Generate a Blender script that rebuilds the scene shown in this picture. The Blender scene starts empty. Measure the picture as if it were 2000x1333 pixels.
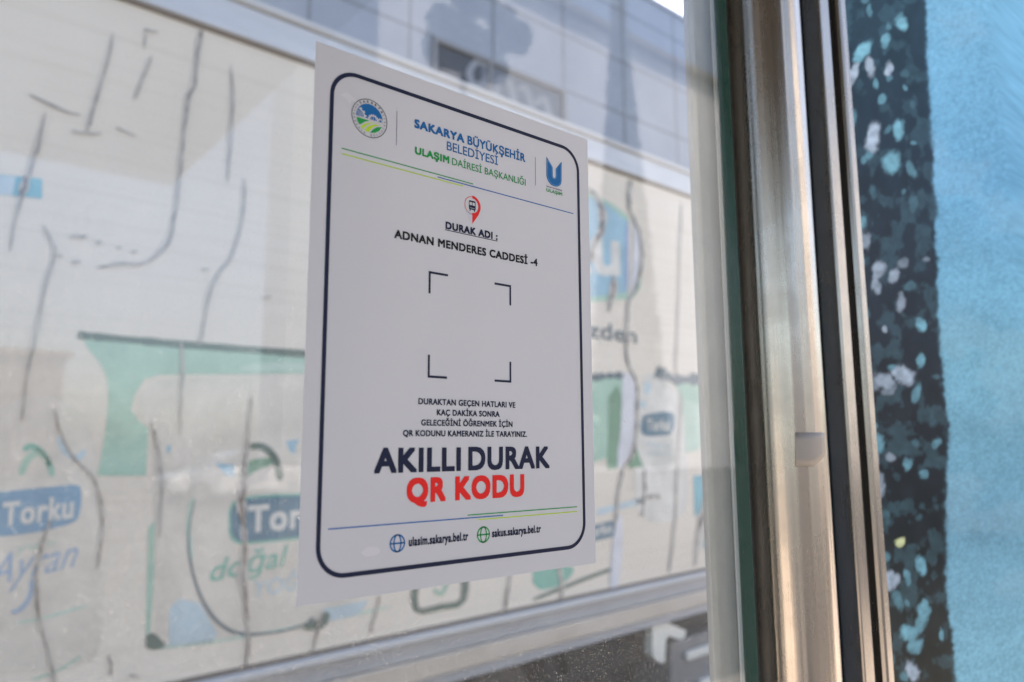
import bpy, bmesh, math, random
import numpy as np
from mathutils import Vector, Matrix
from mathutils.geometry import tessellate_polygon

random.seed(7)
rng = np.random.default_rng(7)
S = bpy.context.scene
C = S.collection

# ------------------------------------------------------------------ camera
ZB = 1.28                                    # height of the notice's lower edge above the pavement
CAM = Vector((-.161485, -.360261, .077236 + ZB))
YAW, PITCH, ROLL, FPX = .694172, .140630, -.004809, 1456.49
W, H = 2000, 1333
fw = Vector((math.sin(YAW)*math.cos(PITCH), math.cos(YAW)*math.cos(PITCH), math.sin(PITCH)))
r0 = Vector((math.cos(YAW), -math.sin(YAW), 0)); u0 = r0.cross(fw)
rt = r0*math.cos(ROLL) + u0*math.sin(ROLL); up = -r0*math.sin(ROLL) + u0*math.cos(ROLL)
cd = bpy.data.cameras.new('camera'); cam = bpy.data.objects.new('camera', cd); C.objects.link(cam)
cam.matrix_world = Matrix(((rt.x, up.x, -fw.x, CAM.x), (rt.y, up.y, -fw.y, CAM.y), (rt.z, up.z, -fw.z, CAM.z), (0, 0, 0, 1)))
cd.sensor_fit = 'HORIZONTAL'; cd.sensor_width = 36; cd.lens = FPX*36/W
cd.clip_start = .02; cd.clip_end = 3000
cd.dof.use_dof = True; cd.dof.focus_distance = .50; cd.dof.aperture_fstop = 5.6
S.camera = cam

# ------------------------------------------------------------------ sky, sun, exposure
sun_to = Vector((.42, .62, 1.15)).normalized()
EL = math.asin(sun_to.z); AZ = math.atan2(sun_to.x, sun_to.y)
wd = bpy.data.worlds.new('World'); S.world = wd; wd.use_nodes = True
nt = wd.node_tree; bg = nt.nodes['Background']
sk = nt.nodes.new('ShaderNodeTexSky'); sk.sky_type = 'NISHITA'; sk.sun_disc = False
sk.sun_elevation = EL; sk.sun_rotation = AZ; sk.dust_density = 2.5; sk.air_density = 1.0
nt.links.new(sk.outputs[0], bg.inputs[0]); bg.inputs[1].default_value = .14
ld = bpy.data.lights.new('sun', 'SUN'); sun = bpy.data.objects.new('sun', ld); C.objects.link(sun)
ld.energy = 4.6; ld.angle = math.radians(.53); ld.color = (1, .95, .88)
sun.rotation_euler = (-sun_to).to_track_quat('-Z', 'Y').to_euler(); sun.location = (0, 0, 20)
vs = S.view_settings
vs.view_transform = 'Standard'; vs.look = 'None'; vs.gamma = 1; vs.exposure = 1.78
vs.use_white_balance = True; vs.white_balance_temperature = 6950; vs.white_balance_tint = 13
cy = S.cycles
cy.use_denoising = True; cy.transparent_max_bounces = 24; cy.max_bounces = 8
cy.caustics_reflective = False; cy.caustics_refractive = False; cy.sample_clamp_indirect = 6

# ------------------------------------------------------------------ helpers
def lin(c):
    return tuple((x/255/12.92 if x/255 <= .04045 else ((x/255+.055)/1.055)**2.4) for x in c)

def mat(name, col, rough=.6, metal=0, spec=.5, coat=0):
    m = bpy.data.materials.new(name); m.use_nodes = True
    b = m.node_tree.nodes['Principled BSDF']
    b.inputs['Base Color'].default_value = (*col, 1); b.inputs['Roughness'].default_value = rough
    b.inputs['Metallic'].default_value = metal; b.inputs['Specular IOR Level'].default_value = spec
    b.inputs['Coat Weight'].default_value = coat; b.inputs['Coat Roughness'].default_value = .12
    return m

def nodes(m):
    t = m.node_tree
    return t, t.nodes['Principled BSDF'], (lambda k: t.nodes.new('ShaderNode'+k)), t.links.new

def noisy(m, c0, c1, scale=(1, 1, 1), detail=6, lo=.35, hi=.65, bump=0, rvar=None, size=1.0):
    """base colour wandering between two colours with object-space noise"""
    t, b, N, L = nodes(m)
    tc = N('TexCoord'); mp = N('Mapping'); mp.inputs['Scale'].default_value = scale
    L(tc.outputs['Object'], mp.inputs[0])
    n = N('TexNoise'); n.inputs['Scale'].default_value = size; n.inputs['Detail'].default_value = detail
    n.inputs['Roughness'].default_value = .6
    L(mp.outputs[0], n.inputs['Vector'])
    r = N('ValToRGB'); r.color_ramp.elements[0].position = lo; r.color_ramp.elements[1].position = hi
    r.color_ramp.elements[0].color = (*c0, 1); r.color_ramp.elements[1].color = (*c1, 1)
    L(n.outputs['Fac'], r.inputs[0]); L(r.outputs[0], b.inputs['Base Color'])
    if bump:
        bp = N('Bump'); bp.inputs['Strength'].default_value = bump; bp.inputs['Distance'].default_value = .01
        L(n.outputs['Fac'], bp.inputs['Height']); L(bp.outputs[0], b.inputs['Normal'])
    if rvar:
        mr = N('MapRange'); mr.inputs[3].default_value = rvar[0]; mr.inputs[4].default_value = rvar[1]
        L(n.outputs['Fac'], mr.inputs[0]); L(mr.outputs[0], b.inputs['Roughness'])
    return m

def link(name, me, m=None, parent=None):
    o = bpy.data.objects.new(name, me); C.objects.link(o)
    if m: me.materials.append(m)
    if parent: o.parent = parent
    return o

def tag(o, label=None, cat=None, group=None, kind=None):
    for k, v in (('label', label), ('category', cat), ('group', group), ('kind', kind)):
        if v: o[k] = v
    return o

def empty(name, loc=(0, 0, 0)):
    o = bpy.data.objects.new(name, None); C.objects.link(o); o.location = loc; o.empty_display_size = .05
    return o

def mesh(name, vs_, fs, m=None, parent=None, smooth=False):
    me = bpy.data.meshes.new(name); me.from_pydata([tuple(v) for v in vs_], [], fs); me.update()
    if smooth: me.polygons.foreach_set('use_smooth', [True]*len(me.polygons))
    return link(name, me, m, parent)

class MB:
    def __init__(s): s.b = bmesh.new()
    def box(s, x0, x1, y0, y1, z0, z1, bev=0):
        r = bmesh.ops.create_cube(s.b, size=1)
        for v in r['verts']:
            v.co = Vector(((x0+x1)/2+v.co.x*(x1-x0), (y0+y1)/2+v.co.y*(y1-y0), (z0+z1)/2+v.co.z*(z1-z0)))
        if bev:
            es = list({e for v in r['verts'] for e in v.link_edges})
            bmesh.ops.bevel(s.b, geom=es, offset=bev, segments=2, affect='EDGES', profile=.5)
        return s
    def cyl(s, a, b, r1, r2=None, n=24):
        a, b = Vector(a), Vector(b); d = b-a
        q = d.to_track_quat('Z', 'Y').to_matrix().to_4x4()
        bmesh.ops.create_cone(s.b, cap_ends=True, segments=n, radius1=r1, radius2=r1 if r2 is None else r2,
                              depth=d.length, matrix=Matrix.Translation((a+b)/2) @ q)
        return s
    def prism(s, pts, f):
        """pts 2-D outline; f(p, side) -> 3-D for side 0/1"""
        A = [s.b.verts.new(f(p, 0)) for p in pts]; B = [s.b.verts.new(f(p, 1)) for p in pts]
        n = len(pts)
        for i in range(n):
            s.b.faces.new((A[i], A[(i+1) % n], B[(i+1) % n], B[i]))
        for t in tessellate_polygon([[Vector((p[0], p[1], 0)) for p in pts]]):
            s.b.faces.new([A[i] for i in t]); s.b.faces.new([B[i] for i in reversed(t)])
        return s
    def build(s, name, m, parent=None, smooth=False):
        bmesh.ops.recalc_face_normals(s.b, faces=s.b.faces)
        me = bpy.data.meshes.new(name); s.b.to_mesh(me); s.b.free()
        if smooth: me.polygons.foreach_set('use_smooth', [True]*len(me.polygons))
        return link(name, me, m, parent)

def ray(u, v): return fw*FPX + rt*(u-W/2) + up*(H/2-v)

class Plane:
    """a real flat surface: local x along it, local z up it; reads positions measured on the photograph"""
    def __init__(s, M): s.M = M; s.I = M.inverted()
    def at(s, u, v):
        o = s.I @ CAM; d = (s.I.to_3x3() @ ray(u, v)); t = -o.y/d.y
        q = o + d*t; return (q.x, q.z)
    def pts(s, ps): return [s.at(*p) for p in ps]

def flat(name, polys, m, parent, y):
    """printed areas lying on a surface's local xz plane at depth y; each poly is an outline or [outline, hole, ...]"""
    vs_, fs = [], []
    for p in polys:
        loops = p if isinstance(p[0][0], (list, tuple)) else [p]
        allp = [q for l in loops for q in l]; o = len(vs_)
        vs_ += [(q[0], y, q[1]) for q in allp]
        for t in tessellate_polygon([[Vector((q[0]*1000, q[1]*1000, 0)) for q in l] for l in loops]):
            a, b, c = (Vector((allp[i][0]*1000, allp[i][1]*1000)) for i in t)
            cr = (b-a).cross(c-a)
            if abs(cr) < 1e-12: continue
            fs.append(tuple(o+i for i in (t if cr > 0 else t[::-1])))
    return mesh(name, vs_, fs, m, parent)

def spline(ps, n=6):
    """Catmull-Rom through ps (tuples of any length)"""
    out = []
    P_ = [np.array(p, float) for p in ps]
    for i in range(len(P_)-1):
        a = P_[max(i-1, 0)]; b = P_[i]; c = P_[i+1]; d = P_[min(i+2, len(P_)-1)]
        for k in range(n):
            t = k/n
            out.append(.5*((2*b)+(c-a)*t+(2*a-5*b+4*c-d)*t*t+(-a+3*b-3*c+d)*t**3))
    out.append(P_[-1]); return out

def stroke(ps, w, n=6, wob=0, taper=True):
    """outline of a brush stroke; ps of (u, v) or (u, v, width factor)"""
    q = spline([p if len(p) == 3 else (*p, 1) for p in ps], n)
    L_, R_ = [], []
    for i, p in enumerate(q):
        a = q[max(i-1, 0)]; b = q[min(i+1, len(q)-1)]
        d = b[:2]-a[:2]; l = np.hypot(*d) or 1; nn = np.array((-d[1], d[0]))/l
        k = w/2*max(p[2], .05)*(1+wob*random.uniform(-1, 1))
        if taper: k *= min(1, .35+min(i, len(q)-1-i)*.35)
        L_.append(tuple(p[:2]+nn*k)); R_.append(tuple(p[:2]-nn*k))
    return L_ + R_[::-1]

def ell(cx, cz, rx, rz, a0=0, a1=2*math.pi, n=48):
    return [(cx+rx*math.cos(a0+(a1-a0)*i/n), cz+rz*math.sin(a0+(a1-a0)*i/n)) for i in range(n+1 if abs(a1-a0) < 6.28 else n)]

_cap = None
def text_geo(txt, bold, spacing=1.0):
    c = bpy.data.curves.new('t', 'FONT'); c.body = txt; c.space_character = 1+bold*2.6
    c.resolution_u = 4
    o = bpy.data.objects.new('t', c); C.objects.link(o)
    dg = bpy.context.evaluated_depsgraph_get(); me = bpy.data.meshes.new_from_object(o.evaluated_get(dg))
    vs_ = [(v.co.x, v.co.y, 0) for v in me.vertices]; fs = [tuple(p.vertices) for p in me.polygons]
    if bold:
        # heavier weight: the outline laid down again a hair away in eight directions
        b0, f0 = vs_, fs; vs_, fs = [], []
        for k in range(9):
            dx_, dy_ = bold*(k % 3-1), bold*(k//3-1)
            o_ = len(vs_); vs_ += [(x+dx_, y+dy_, k) for x, y, _z in b0]; fs += [tuple(o_+i for i in f) for f in f0]
    bpy.data.objects.remove(o); bpy.data.curves.remove(c); bpy.data.meshes.remove(me)
    return vs_, fs

def lettering(name, items, m, parent, y):
    """items: (text, left end of baseline, right end of baseline, cap height up from left end, bold, shear, reference glyph) in local xz"""
    V, F = [], []
    for txt, a, b, cap, bold, shear, ref in items:
        vs_, fs = text_geo(txt, bold)
        rv, _ = text_geo(ref, 0)
        zs = [v[1] for v in rv]; base = min(zs); hh = max(zs)-base
        x0 = min(v[0] for v in vs_); x1 = max(v[0] for v in vs_)
        A = Vector(a); D = Vector(b)-A; o = len(V)
        for v in vs_:
            s_ = (v[0]-x0)/(x1-x0); t = (v[1]-base+bold)/(hh+2*bold)
            q = A + D*s_; V.append((q.x+shear*t*cap, y-v[2]*(1e-5 if y > -.0009 else 6e-5), q.y+t*cap))
        F += [tuple(o+i for i in f) for f in fs]
    return mesh(name, V, F, m, parent)

# ------------------------------------------------------------------ materials
def metal(name, col, rough, streak=260, bump=.06, tint=None):
    m = mat(name, col, rough, 1)
    t, b, N, L = nodes(m)
    tc = N('TexCoord'); mp = N('Mapping'); mp.inputs['Scale'].default_value = (streak, streak, 1.5)
    L(tc.outputs['Object'], mp.inputs[0])
    n = N('TexNoise'); n.inputs['Scale'].default_value = 1; n.inputs['Detail'].default_value = 5; n.inputs['Roughness'].default_value = .7
    L(mp.outputs[0], n.inputs['Vector'])
    mr = N('MapRange'); mr.inputs[3].default_value = rough*.6; mr.inputs[4].default_value = rough*1.4
    L(n.outputs['Fac'], mr.inputs[0])
    n2 = N('TexNoise'); n2.inputs['Scale'].default_value = 14; n2.inputs['Detail'].default_value = 8; n2.inputs['Roughness'].default_value = .65
    L(tc.outputs['Object'], n2.inputs['Vector'])
    rr = N('ValToRGB'); rr.color_ramp.elements[0].position = .3; rr.color_ramp.elements[1].position = .75
    c2 = tint or tuple(x*.72 for x in col)
    rr.color_ramp.elements[0].color = (*col, 1); rr.color_ramp.elements[1].color = (*c2, 1)
    L(n2.outputs['Fac'], rr.inputs[0]); L(rr.outputs[0], b.inputs['Base Color'])
    ad = N('Math'); ad.operation = 'ADD'; L(mr.outputs[0], ad.inputs[0])
    mr2 = N('MapRange'); mr2.inputs[1].default_value = .45; mr2.inputs[2].default_value = .8; mr2.inputs[3].default_value = 0; mr2.inputs[4].default_value = .12
    L(n2.outputs['Fac'], mr2.inputs[0]); L(mr2.outputs[0], ad.inputs[1]); L(ad.outputs[0], b.inputs['Roughness'])
    bp = N('Bump'); bp.inputs['Strength'].default_value = bump; bp.inputs['Distance'].default_value = .002
    L(n.outputs['Fac'], bp.inputs['Height']); L(bp.outputs[0], b.inputs['Normal'])
    return m

M = {}
M['paper'] = mat('laminated_paper', (.74, .74, .75), .38, 0, .5, .25)
noisy(M['paper'], (.515, .525, .55), (.535, .543, .565), (9, 9, 9), 4, .3, .7)
M['navy'] = mat('navy_ink', lin((24, 32, 58)), .5, 0, .16, 0)
M['black'] = mat('black_ink', (.008, .008, .01), .5, 0, .16, 0)
M['blue'] = mat('blue_ink', lin((12, 98, 158)), .5, 0, .16, 0)
M['lblue'] = mat('light_blue_ink', lin((110, 170, 215)), .5, 0, .16, 0)
M['dblue'] = mat('deep_blue_ink', lin((22, 92, 164)), .5, 0, .16, 0)
M['green'] = mat('green_ink', lin((24, 146, 72)), .5, 0, .16, 0)
M['lime'] = mat('lime_ink', lin((176, 208, 40)), .5, 0, .16, 0)
M['red'] = mat('red_ink', lin((222, 40, 36)), .5, 0, .16, 0)
M['grey'] = mat('grey_ink', lin((120, 124, 134)), .5, 0, .16, 0)
M['pgrey'] = mat('pale_grey_ink', lin((196, 200, 210)), .5, 0, .16, 0)
M['white'] = mat('white_ink', (.76, .76, .77), .5, 0, .16, 0)
M['steel'] = metal('brushed_steel', (.60, .52, .43), .24, 300, .08)
M['steelflat'] = metal('dull_steel', (.50, .49, .46), .5, 120, .05, (.39, .38, .36))
M['steelflat'].node_tree.nodes['Principled BSDF'].inputs['Metallic'].default_value = .35
M['edge'] = mat('pale_edge_highlight', (.85, .85, .83), .4, 0)
M['steelbright'] = metal('polished_steel', (.66, .65, .63), .14, 200, .02)
M['darkgap'] = mat('black_rubber', (.012, .013, .014), .5)
M['seal'] = mat('dark_green_seal', (.008, .030, .022), .25, 0, .6)
M['tape'] = mat('grey_tape', (.37, .33, .29), .5, .35)
M['concrete'] = noisy(mat('pale_paving', (.4, .36, .31), .85), (.34, .30, .26), (.46, .41, .36), (1, 1, 1), 8, .3, .7, .1, None, 3)
M['asphalt'] = noisy(mat('asphalt', (.06, .06, .06), .9), (.032, .033, .036), (.055, .055, .056), (1, 1, 1), 8, .3, .7, .2, None, 5)
M['kerbstone'] = noisy(mat('kerb_stone', (.4, .39, .37), .85), (.33, .32, .3), (.45, .44, .42), (1, 1, 1), 6, .3, .7, .1, None, 6)

# ------------------------------------------------------------------ ground
def struct(o): o['kind'] = 'structure'; return o
struct(mesh('ground', [(-400, -400, -.16), (400, -400, -.16), (400, 400, -.16), (-400, 400, -.16)], [(0, 1, 2, 3)], M['asphalt']))
struct(MB().box(-60, 60, -2.4, .92, -.15, 0).build('pavement', M['concrete']))
struct(MB().box(-60, 60, .92, 1.07, -.15, .005, .01).build('kerb', M['kerbstone']))
struct(MB().box(-60, 60, 7.2, 400, -.15, 0).build('far_pavement', M['concrete']))
struct(MB().box(-60, 60, -60, -26.5, -.15, 0).build('opposite_pavement', M['asphalt']))

# ------------------------------------------------------------------ bus shelter: glass pane, post, bars
GT = .013
gm = bpy.data.materials.new('dusty_glass'); gm.use_nodes = True
t = gm.node_tree; t.nodes.remove(t.nodes['Principled BSDF'])
N = lambda k: t.nodes.new('ShaderNode'+k); L = t.links.new
out = t.nodes['Material Output']
tr = N('BsdfTransparent'); tr.inputs[0].default_value = (.955, .975, .968, 1)
gl = N('BsdfGlossy'); gl.inputs['Roughness'].default_value = .012; gl.inputs[0].default_value = (1, 1, 1, 1)
lw = N('LayerWeight'); lw.inputs['Blend'].default_value = .5
pw = N('Math'); pw.operation = 'POWER'; pw.inputs[1].default_value = 5; L(lw.outputs['Facing'], pw.inputs[0])
fr = N('MapRange'); fr.inputs[3].default_value = .04; fr.inputs[4].default_value = 1; L(pw.outputs[0], fr.inputs[0])
mx = N('MixShader'); L(fr.outputs[0], mx.inputs[0]); L(tr.outputs[0], mx.inputs[1]); L(gl.outputs[0], mx.inputs[2])
df = N('BsdfDiffuse'); df.inputs[0].default_value = (.80, .78, .75, 1)
tl = N('BsdfTranslucent'); tl.inputs[0].default_value = (.92, .89, .85, 1)
dd = N('MixShader'); dd.inputs[0].default_value = .85; L(df.outputs[0], dd.inputs[1]); L(tl.outputs[0], dd.inputs[2])
tc = N('TexCoord')
# dust: a thin film, thicker towards the foot of the pane, and specks
n1 = N('TexNoise'); n1.inputs['Scale'].default_value = 7; n1.inputs['Detail'].default_value = 8; n1.inputs['Roughness'].default_value = .62
L(tc.outputs['Object'], n1.inputs['Vector'])
sx = N('SeparateXYZ'); L(tc.outputs['Object'], sx.inputs[0])
film = N('MapRange'); film.inputs[1].default_value = ZB+.42; film.inputs[2].default_value = ZB-.10
film.inputs[3].default_value = .012; film.inputs[4].default_value = .013; L(sx.outputs['Z'], film.inputs[0])
fm = N('Math'); fm.operation = 'MULTIPLY'; L(film.outputs[0], fm.inputs[0])
nr = N('MapRange'); nr.inputs[1].default_value = .3; nr.inputs[2].default_value = .7; nr.inputs[3].default_value = .5; nr.inputs[4].default_value = 1.5
L(n1.outputs['Fac'], nr.inputs[0]); L(nr.outputs[0], fm.inputs[1])
def specks(scale, thr, amt):
    vo = N('TexVoronoi'); vo.inputs['Scale'].default_value = scale; L(tc.outputs['Object'], vo.inputs['Vector'])
    ce = N('SeparateXYZ'); L(vo.outputs['Color'], ce.inputs[0])
    k = N('MapRange'); k.inputs[1].default_value = thr; k.inputs[2].default_value = thr*.35; k.inputs[3].default_value = 0; k.inputs[4].default_value = amt
    L(vo.outputs['Distance'], k.inputs[0])
    g = N('Math'); g.operation = 'GREATER_THAN'; g.inputs[1].default_value = .42; L(ce.outputs['X'], g.inputs[0])
    z = N('MapRange'); z.inputs[1].default_value = ZB+.34; z.inputs[2].default_value = ZB+.08; L(sx.outputs['Z'], z.inputs[0])
    a = N('Math'); a.operation = 'MULTIPLY'; L(k.outputs[0], a.inputs[0]); L(g.outputs[0], a.inputs[1])
    b = N('Math'); b.operation = 'MULTIPLY'; L(a.outputs[0], b.inputs[0])
    zz = N('MapRange'); zz.inputs[3].default_value = .12; L(z.outputs[0], zz.inputs[0]); L(zz.outputs[0], b.inputs[1])
    return b
s1 = specks(800, .30, .17); s2 = specks(320, .13, .33)
a1 = N('Math'); a1.operation = 'ADD'; L(s1.outputs[0], a1.inputs[0]); L(s2.outputs[0], a1.inputs[1])
a2 = N('Math'); a2.operation = 'ADD'; a2.use_clamp = True; L(a1.outputs[0], a2.inputs[0]); L(fm.outputs[0], a2.inputs[1])
fin = N('MixShader'); L(a2.outputs[0], fin.inputs[0]); L(mx.outputs[0], fin.inputs[1]); L(dd.outputs[0], fin.inputs[2])
L(fin.outputs[0], out.inputs[0])
GX0, GX1, GZ0, GZ1 = -1.15, .3952, .35, 2.25
# the clean back face and rim of the pane
gb = bpy.data.materials.new('clean_glass'); gb.use_nodes = True
t = gb.node_tree; L = t.links.new; t.nodes.remove(t.nodes['Principled BSDF']); out = t.nodes['Material Output']
tr = N('BsdfTransparent'); tr.inputs[0].default_value = (.97, .985, .98, 1)
gl = N('BsdfGlossy'); gl.inputs['Roughness'].default_value = .012
lw = N('LayerWeight'); lw.inputs['Blend'].default_value = .5
pw = N('Math'); pw.operation = 'POWER'; pw.inputs[1].default_value = 5; L(lw.outputs['Facing'], pw.inputs[0])
fr = N('MapRange'); fr.inputs[3].default_value = .04; fr.inputs[4].default_value = 1; L(pw.outputs[0], fr.inputs[0])
mx = N('MixShader'); L(fr.outputs[0], mx.inputs[0]); L(tr.outputs[0], mx.inputs[1]); L(gl.outputs[0], mx.inputs[2]); L(mx.outputs[0], out.inputs[0])
M['glassrim'] = mat('green_glass_rim', (.02, .10, .075), .12, 0, .6)

shelter = tag(empty('bus_shelter', (0, 0, 0)), 'bus shelter side of clear glass held by a brushed steel post', 'bus shelter')
g = mesh('glass_pane', [(GX0, 0, GZ0), (GX1, 0, GZ0), (GX1, 0, GZ1), (GX0, 0, GZ1),
                        (GX0, GT, GZ0), (GX1, GT, GZ0), (GX1, GT, GZ1), (GX0, GT, GZ1)],
         [(0, 1, 2, 3), (5, 4, 7, 6), (1, 5, 6, 2), (4, 0, 3, 7), (3, 2, 6, 7), (4, 5, 1, 0)], gm, shelter)
g.data.materials.append(gb); g.data.materials.append(M['glassrim'])
for i, p in enumerate(g.data.polygons): p.material_index = (0, 1, 2, 2, 2, 2)[i]
# flat steel bar behind the pane's right edge, and a pale strip painting the highlight along the pane's ground rim
fb = MB().box(.3586, .4500, GT+.0025, GT+.008, 0, 2.355, .0012).build('flat_bar', M['steelflat'], shelter)
MB().box(.3912, .3962, GT+.0003, GT+.0021, .35, 2.25, .0006).build('edge_highlight_strip', M['edge'], shelter)
# the post: a rounded steel section with shallow draw lines
pc = Vector((.4460, -.0066)); R_ = .0325
prof = []
n = 160
for i in range(n):
    a = 2*math.pi*i/n
    dr = .42*(.0005*math.sin(5*a+.6)+.00035*math.sin(11*a+1.3)+.00020*math.sin(23*a)+.00010*math.sin(41*a+.4))
    prof.append((pc.x+(R_+dr)*math.cos(a), pc.y+(R_+dr)*math.sin(a)))
zs = [0, .6, 1.2, 1.8, 2.355]
V = [(p[0], p[1], z) for z in zs for p in prof]
F = [(k*n+i, k*n+(i+1) % n, (k+1)*n+(i+1) % n, (k+1)*n+i) for k in range(len(zs)-1) for i in range(n)]
F += [tuple(range(n))[::-1], tuple((len(zs)-1)*n+i for i in range(n))]
post = mesh('post', V, F, M['steel'], shelter, True)
MB().cyl((pc.x, pc.y, 0), (pc.x, pc.y, .012), .075).build('base_plate', M['steelflat'], shelter)
M['unseenroof'] = mat('dark_unseen_roof', (.06, .055, .05), .6)
MB().box(-2.2, .60, -2.6, .10, 2.36, 2.44, .004).build('roof', M['unseenroof'], shelter)  # unseen roof, added and deepened to shade the notice and darken reflections
# scrap of tape stuck on the post
tapeZ = [None, None]
def on_post(u, v):
    """point of the post's face seen at that place of the photograph"""
    d = ray(u, v); d2 = Vector((d.x, d.y)); o = Vector((CAM.x, CAM.y))-pc
    a = d2.dot(d2); b = 2*o.dot(d2); c = o.dot(o)-(R_+.0009)**2
    q = b*b-4*a*c; q = max(q, 0); s_ = (-b-math.sqrt(q))/(2*a)
    return CAM + d*s_
def tape_pt(i, j):
    us = 1553+(1611-1553)*i/8; v0 = 845; v1 = 912
    if i > 5: v1 = 912-(i-5)*7
    return on_post(us, v0+(v1-v0)*j/4)
V = [tape_pt(i, j) for i in range(9) for j in range(5)]
nv = len(V)
V += [p + (Vector((p.x-pc.x, p.y-pc.y, 0)).normalized()*-.0006) for p in V]
F = [(i*5+j, i*5+j+1, (i+1)*5+j+1, (i+1)*5+j) for i in range(8) for j in range(4)]
F += [tuple(nv+k for k in f[::-1]) for f in F]
ring = [i*5 for i in range(9)] + [40+j for j in range(1, 5)] + [i*5+4 for i in range(7, -1, -1)] + [j for j in range(3, 0, -1)]
F += [(ring[k], ring[(k+1) % len(ring)], nv+ring[(k+1) % len(ring)], nv+ring[k]) for k in range(len(ring))]
tag(mesh('tape_patch', V, F, M['tape'], None, True), 'small square of grey tape stuck on the steel post', 'tape')

# ------------------------------------------------------------------ the notice on the glass
PP = Plane(Matrix.Translation((0, 0, ZB)))
notice = tag(empty('bus_stop_notice', (0, 0, ZB)), 'white laminated notice with a navy rounded border stuck on the glass', 'notice')
y0 = -.0005
MB().box(0, .21, -.0004, -.00008, 0, .297).build('sheet', M['paper'], notice)
Y1, Y2, Y3, Y4 = -.00052, -.00060, -.00068, -.00076
def rrect(x0, x1, z0, z1, r, n=12):
    o = []
    for cx, cz, a in ((x1-r, z1-r, 0), (x0+r, z1-r, 90), (x0+r, z0+r, 180), (x1-r, z0+r, 270)):
        o += [(cx+r*math.cos(math.radians(a+90*i/n)), cz+r*math.sin(math.radians(a+90*i/n))) for i in range(n+1)]
    return o
bl_, bt_, br_, bb_ = PP.at(627.5, 842)[0], PP.at(880, 212.5)[1], PP.at(1137.8, 890)[0], PP.at(880, 1098.3)[1]
hw = .0012
flat('printed_border', [[rrect(bl_-hw, br_+hw, bb_-hw, bt_+hw, .0165), rrect(bl_+hw, br_-hw, bb_+hw, bt_-hw, .0165-2*hw)[::-1]]], M['navy'], notice, Y1)

def words(name, items, m, y=Y1):
    out = []
    for it in items:
        txt, a, b, cap, bold = it[:5]; ref = it[5] if len(it) > 5 else 'H'; sh = it[6] if len(it) > 6 else 0
        A = PP.at(*a); B = PP.at(*b); z = (A[1]+B[1])/2
        cz = PP.at(a[0], a[1]-cap)[1]-A[1]
        out.append((txt, (A[0], z), (B[0], z), cz, bold, sh, ref))
    return lettering(name, out, m, notice, y)
def line(a, b, px, vertical=False):
    A, B = PP.at(*a), PP.at(*b); h = px*.000168
    if vertical:
        x = (A[0]+B[0])/2; return [(x-h, A[1]), (x+h, A[1]), (x+h, B[1]), (x-h, B[1])]
    z = (A[1]+B[1])/2
    return [(A[0], z-h), (B[0], z-h), (B[0], z+h), (A[0], z+h)]
words('heading_lettering', [('SAKARYA', (808.5, 250), (906, 280.8), 17.2, .042), ('BÜYÜKŞEHİR', (912.2, 283), (1025, 317.8), 17.2, .026),
                            ('BELEDİYESİ', (871.9, 294.1), (971.7, 323.4), 17.3, .006)], M['blue'])
words('department_lettering', [('ULAŞIM', (809.5, 301.5), (876.5, 320.8), 14.6, .046), ('DAİRESİ BAŞKANLIĞI', (881.9, 322), (1025.6, 364.3), 13.6, .004)], M['green'])
flat('divider_line', [line((774.3, 217.7), (773.6, 284.3), 1.2, True)], M['grey'], notice, Y1)
flat('divider_line', [line((1044.8, 307.8), (1044.8, 363), 1.2, True)], M['grey'], notice, Y1)
for nm, a, b, m in (('green_stripe', (666.8, 290.9), (923.3, 360), 'green'), ('lime_stripe', (666.8, 301.6), (903.8, 363.9), 'lime'),
                    ('blue_stripe', (853.7, 345.5), (1119, 419), 'dblue'), ('blue_stripe', (640, 1034), (981.5, 1006.7), 'dblue'),
                    ('green_stripe', (912.2, 1006.9), (1126, 989.9), 'green'), ('lime_stripe', (932.8, 1015.3), (1126, 999.3), 'lime')):
    flat(nm, [line(a, b, 1.9)], M[m], notice, Y1)
words('stop_name_caption', [('DURAK ADI :', (869.2, 447.9), (970.8, 470), 14.7, .045)], M['navy'])
flat('caption_underline', [line((868.4, 449.6), (970.8, 471.8), 1.5)], M['navy'], notice, Y1)
words('stop_name_lettering', [('ADNAN MENDERES CADDESİ -4', (769.2, 466), (1048.9, 520.7), 16.8, .034)], M['black'])
words('instruction_lettering', [('DURAKTAN GEÇEN HATLARI VE', (816.2, 790.5), (1005.5, 796.9), 12.2, .028),
                                ('KAÇ DAKİKA SONRA', (852.3, 811.9), (974.7, 815), 11.8, .028),
                                ('GELECEĞİNİ ÖĞRENMEK İÇİN', (821.5, 831.9), (999.9, 834.3), 11.9, .028),
                                ('QR KODUNU KAMERANIZ İLE TARAYINIZ.', (786.1, 852.8), (1028.3, 853.6), 12.2, .028)], M['navy'])
words('slogan_lettering', [('AKILLI', (729.6, 925.7), (899, 920.1), 50.2, .036), ('DURAK', (913.7, 919.6), (1072.8, 914.6), 46.3, .032)], M['navy'])
words('red_slogan_lettering', [('QR KODU', (793, 984.3), (1023, 969.4), 49.3, .044)], M['red'])
words('website_lettering', [('ulasim.sakarya.bel.tr', (797.3, 1067.2), (913.3, 1056), 18.3, .032, 'l'),
                            ('sakus.sakarya.bel.tr', (960, 1049.7), (1055.4, 1040.3), 16, .032, 'l')], M['navy'])
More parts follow.
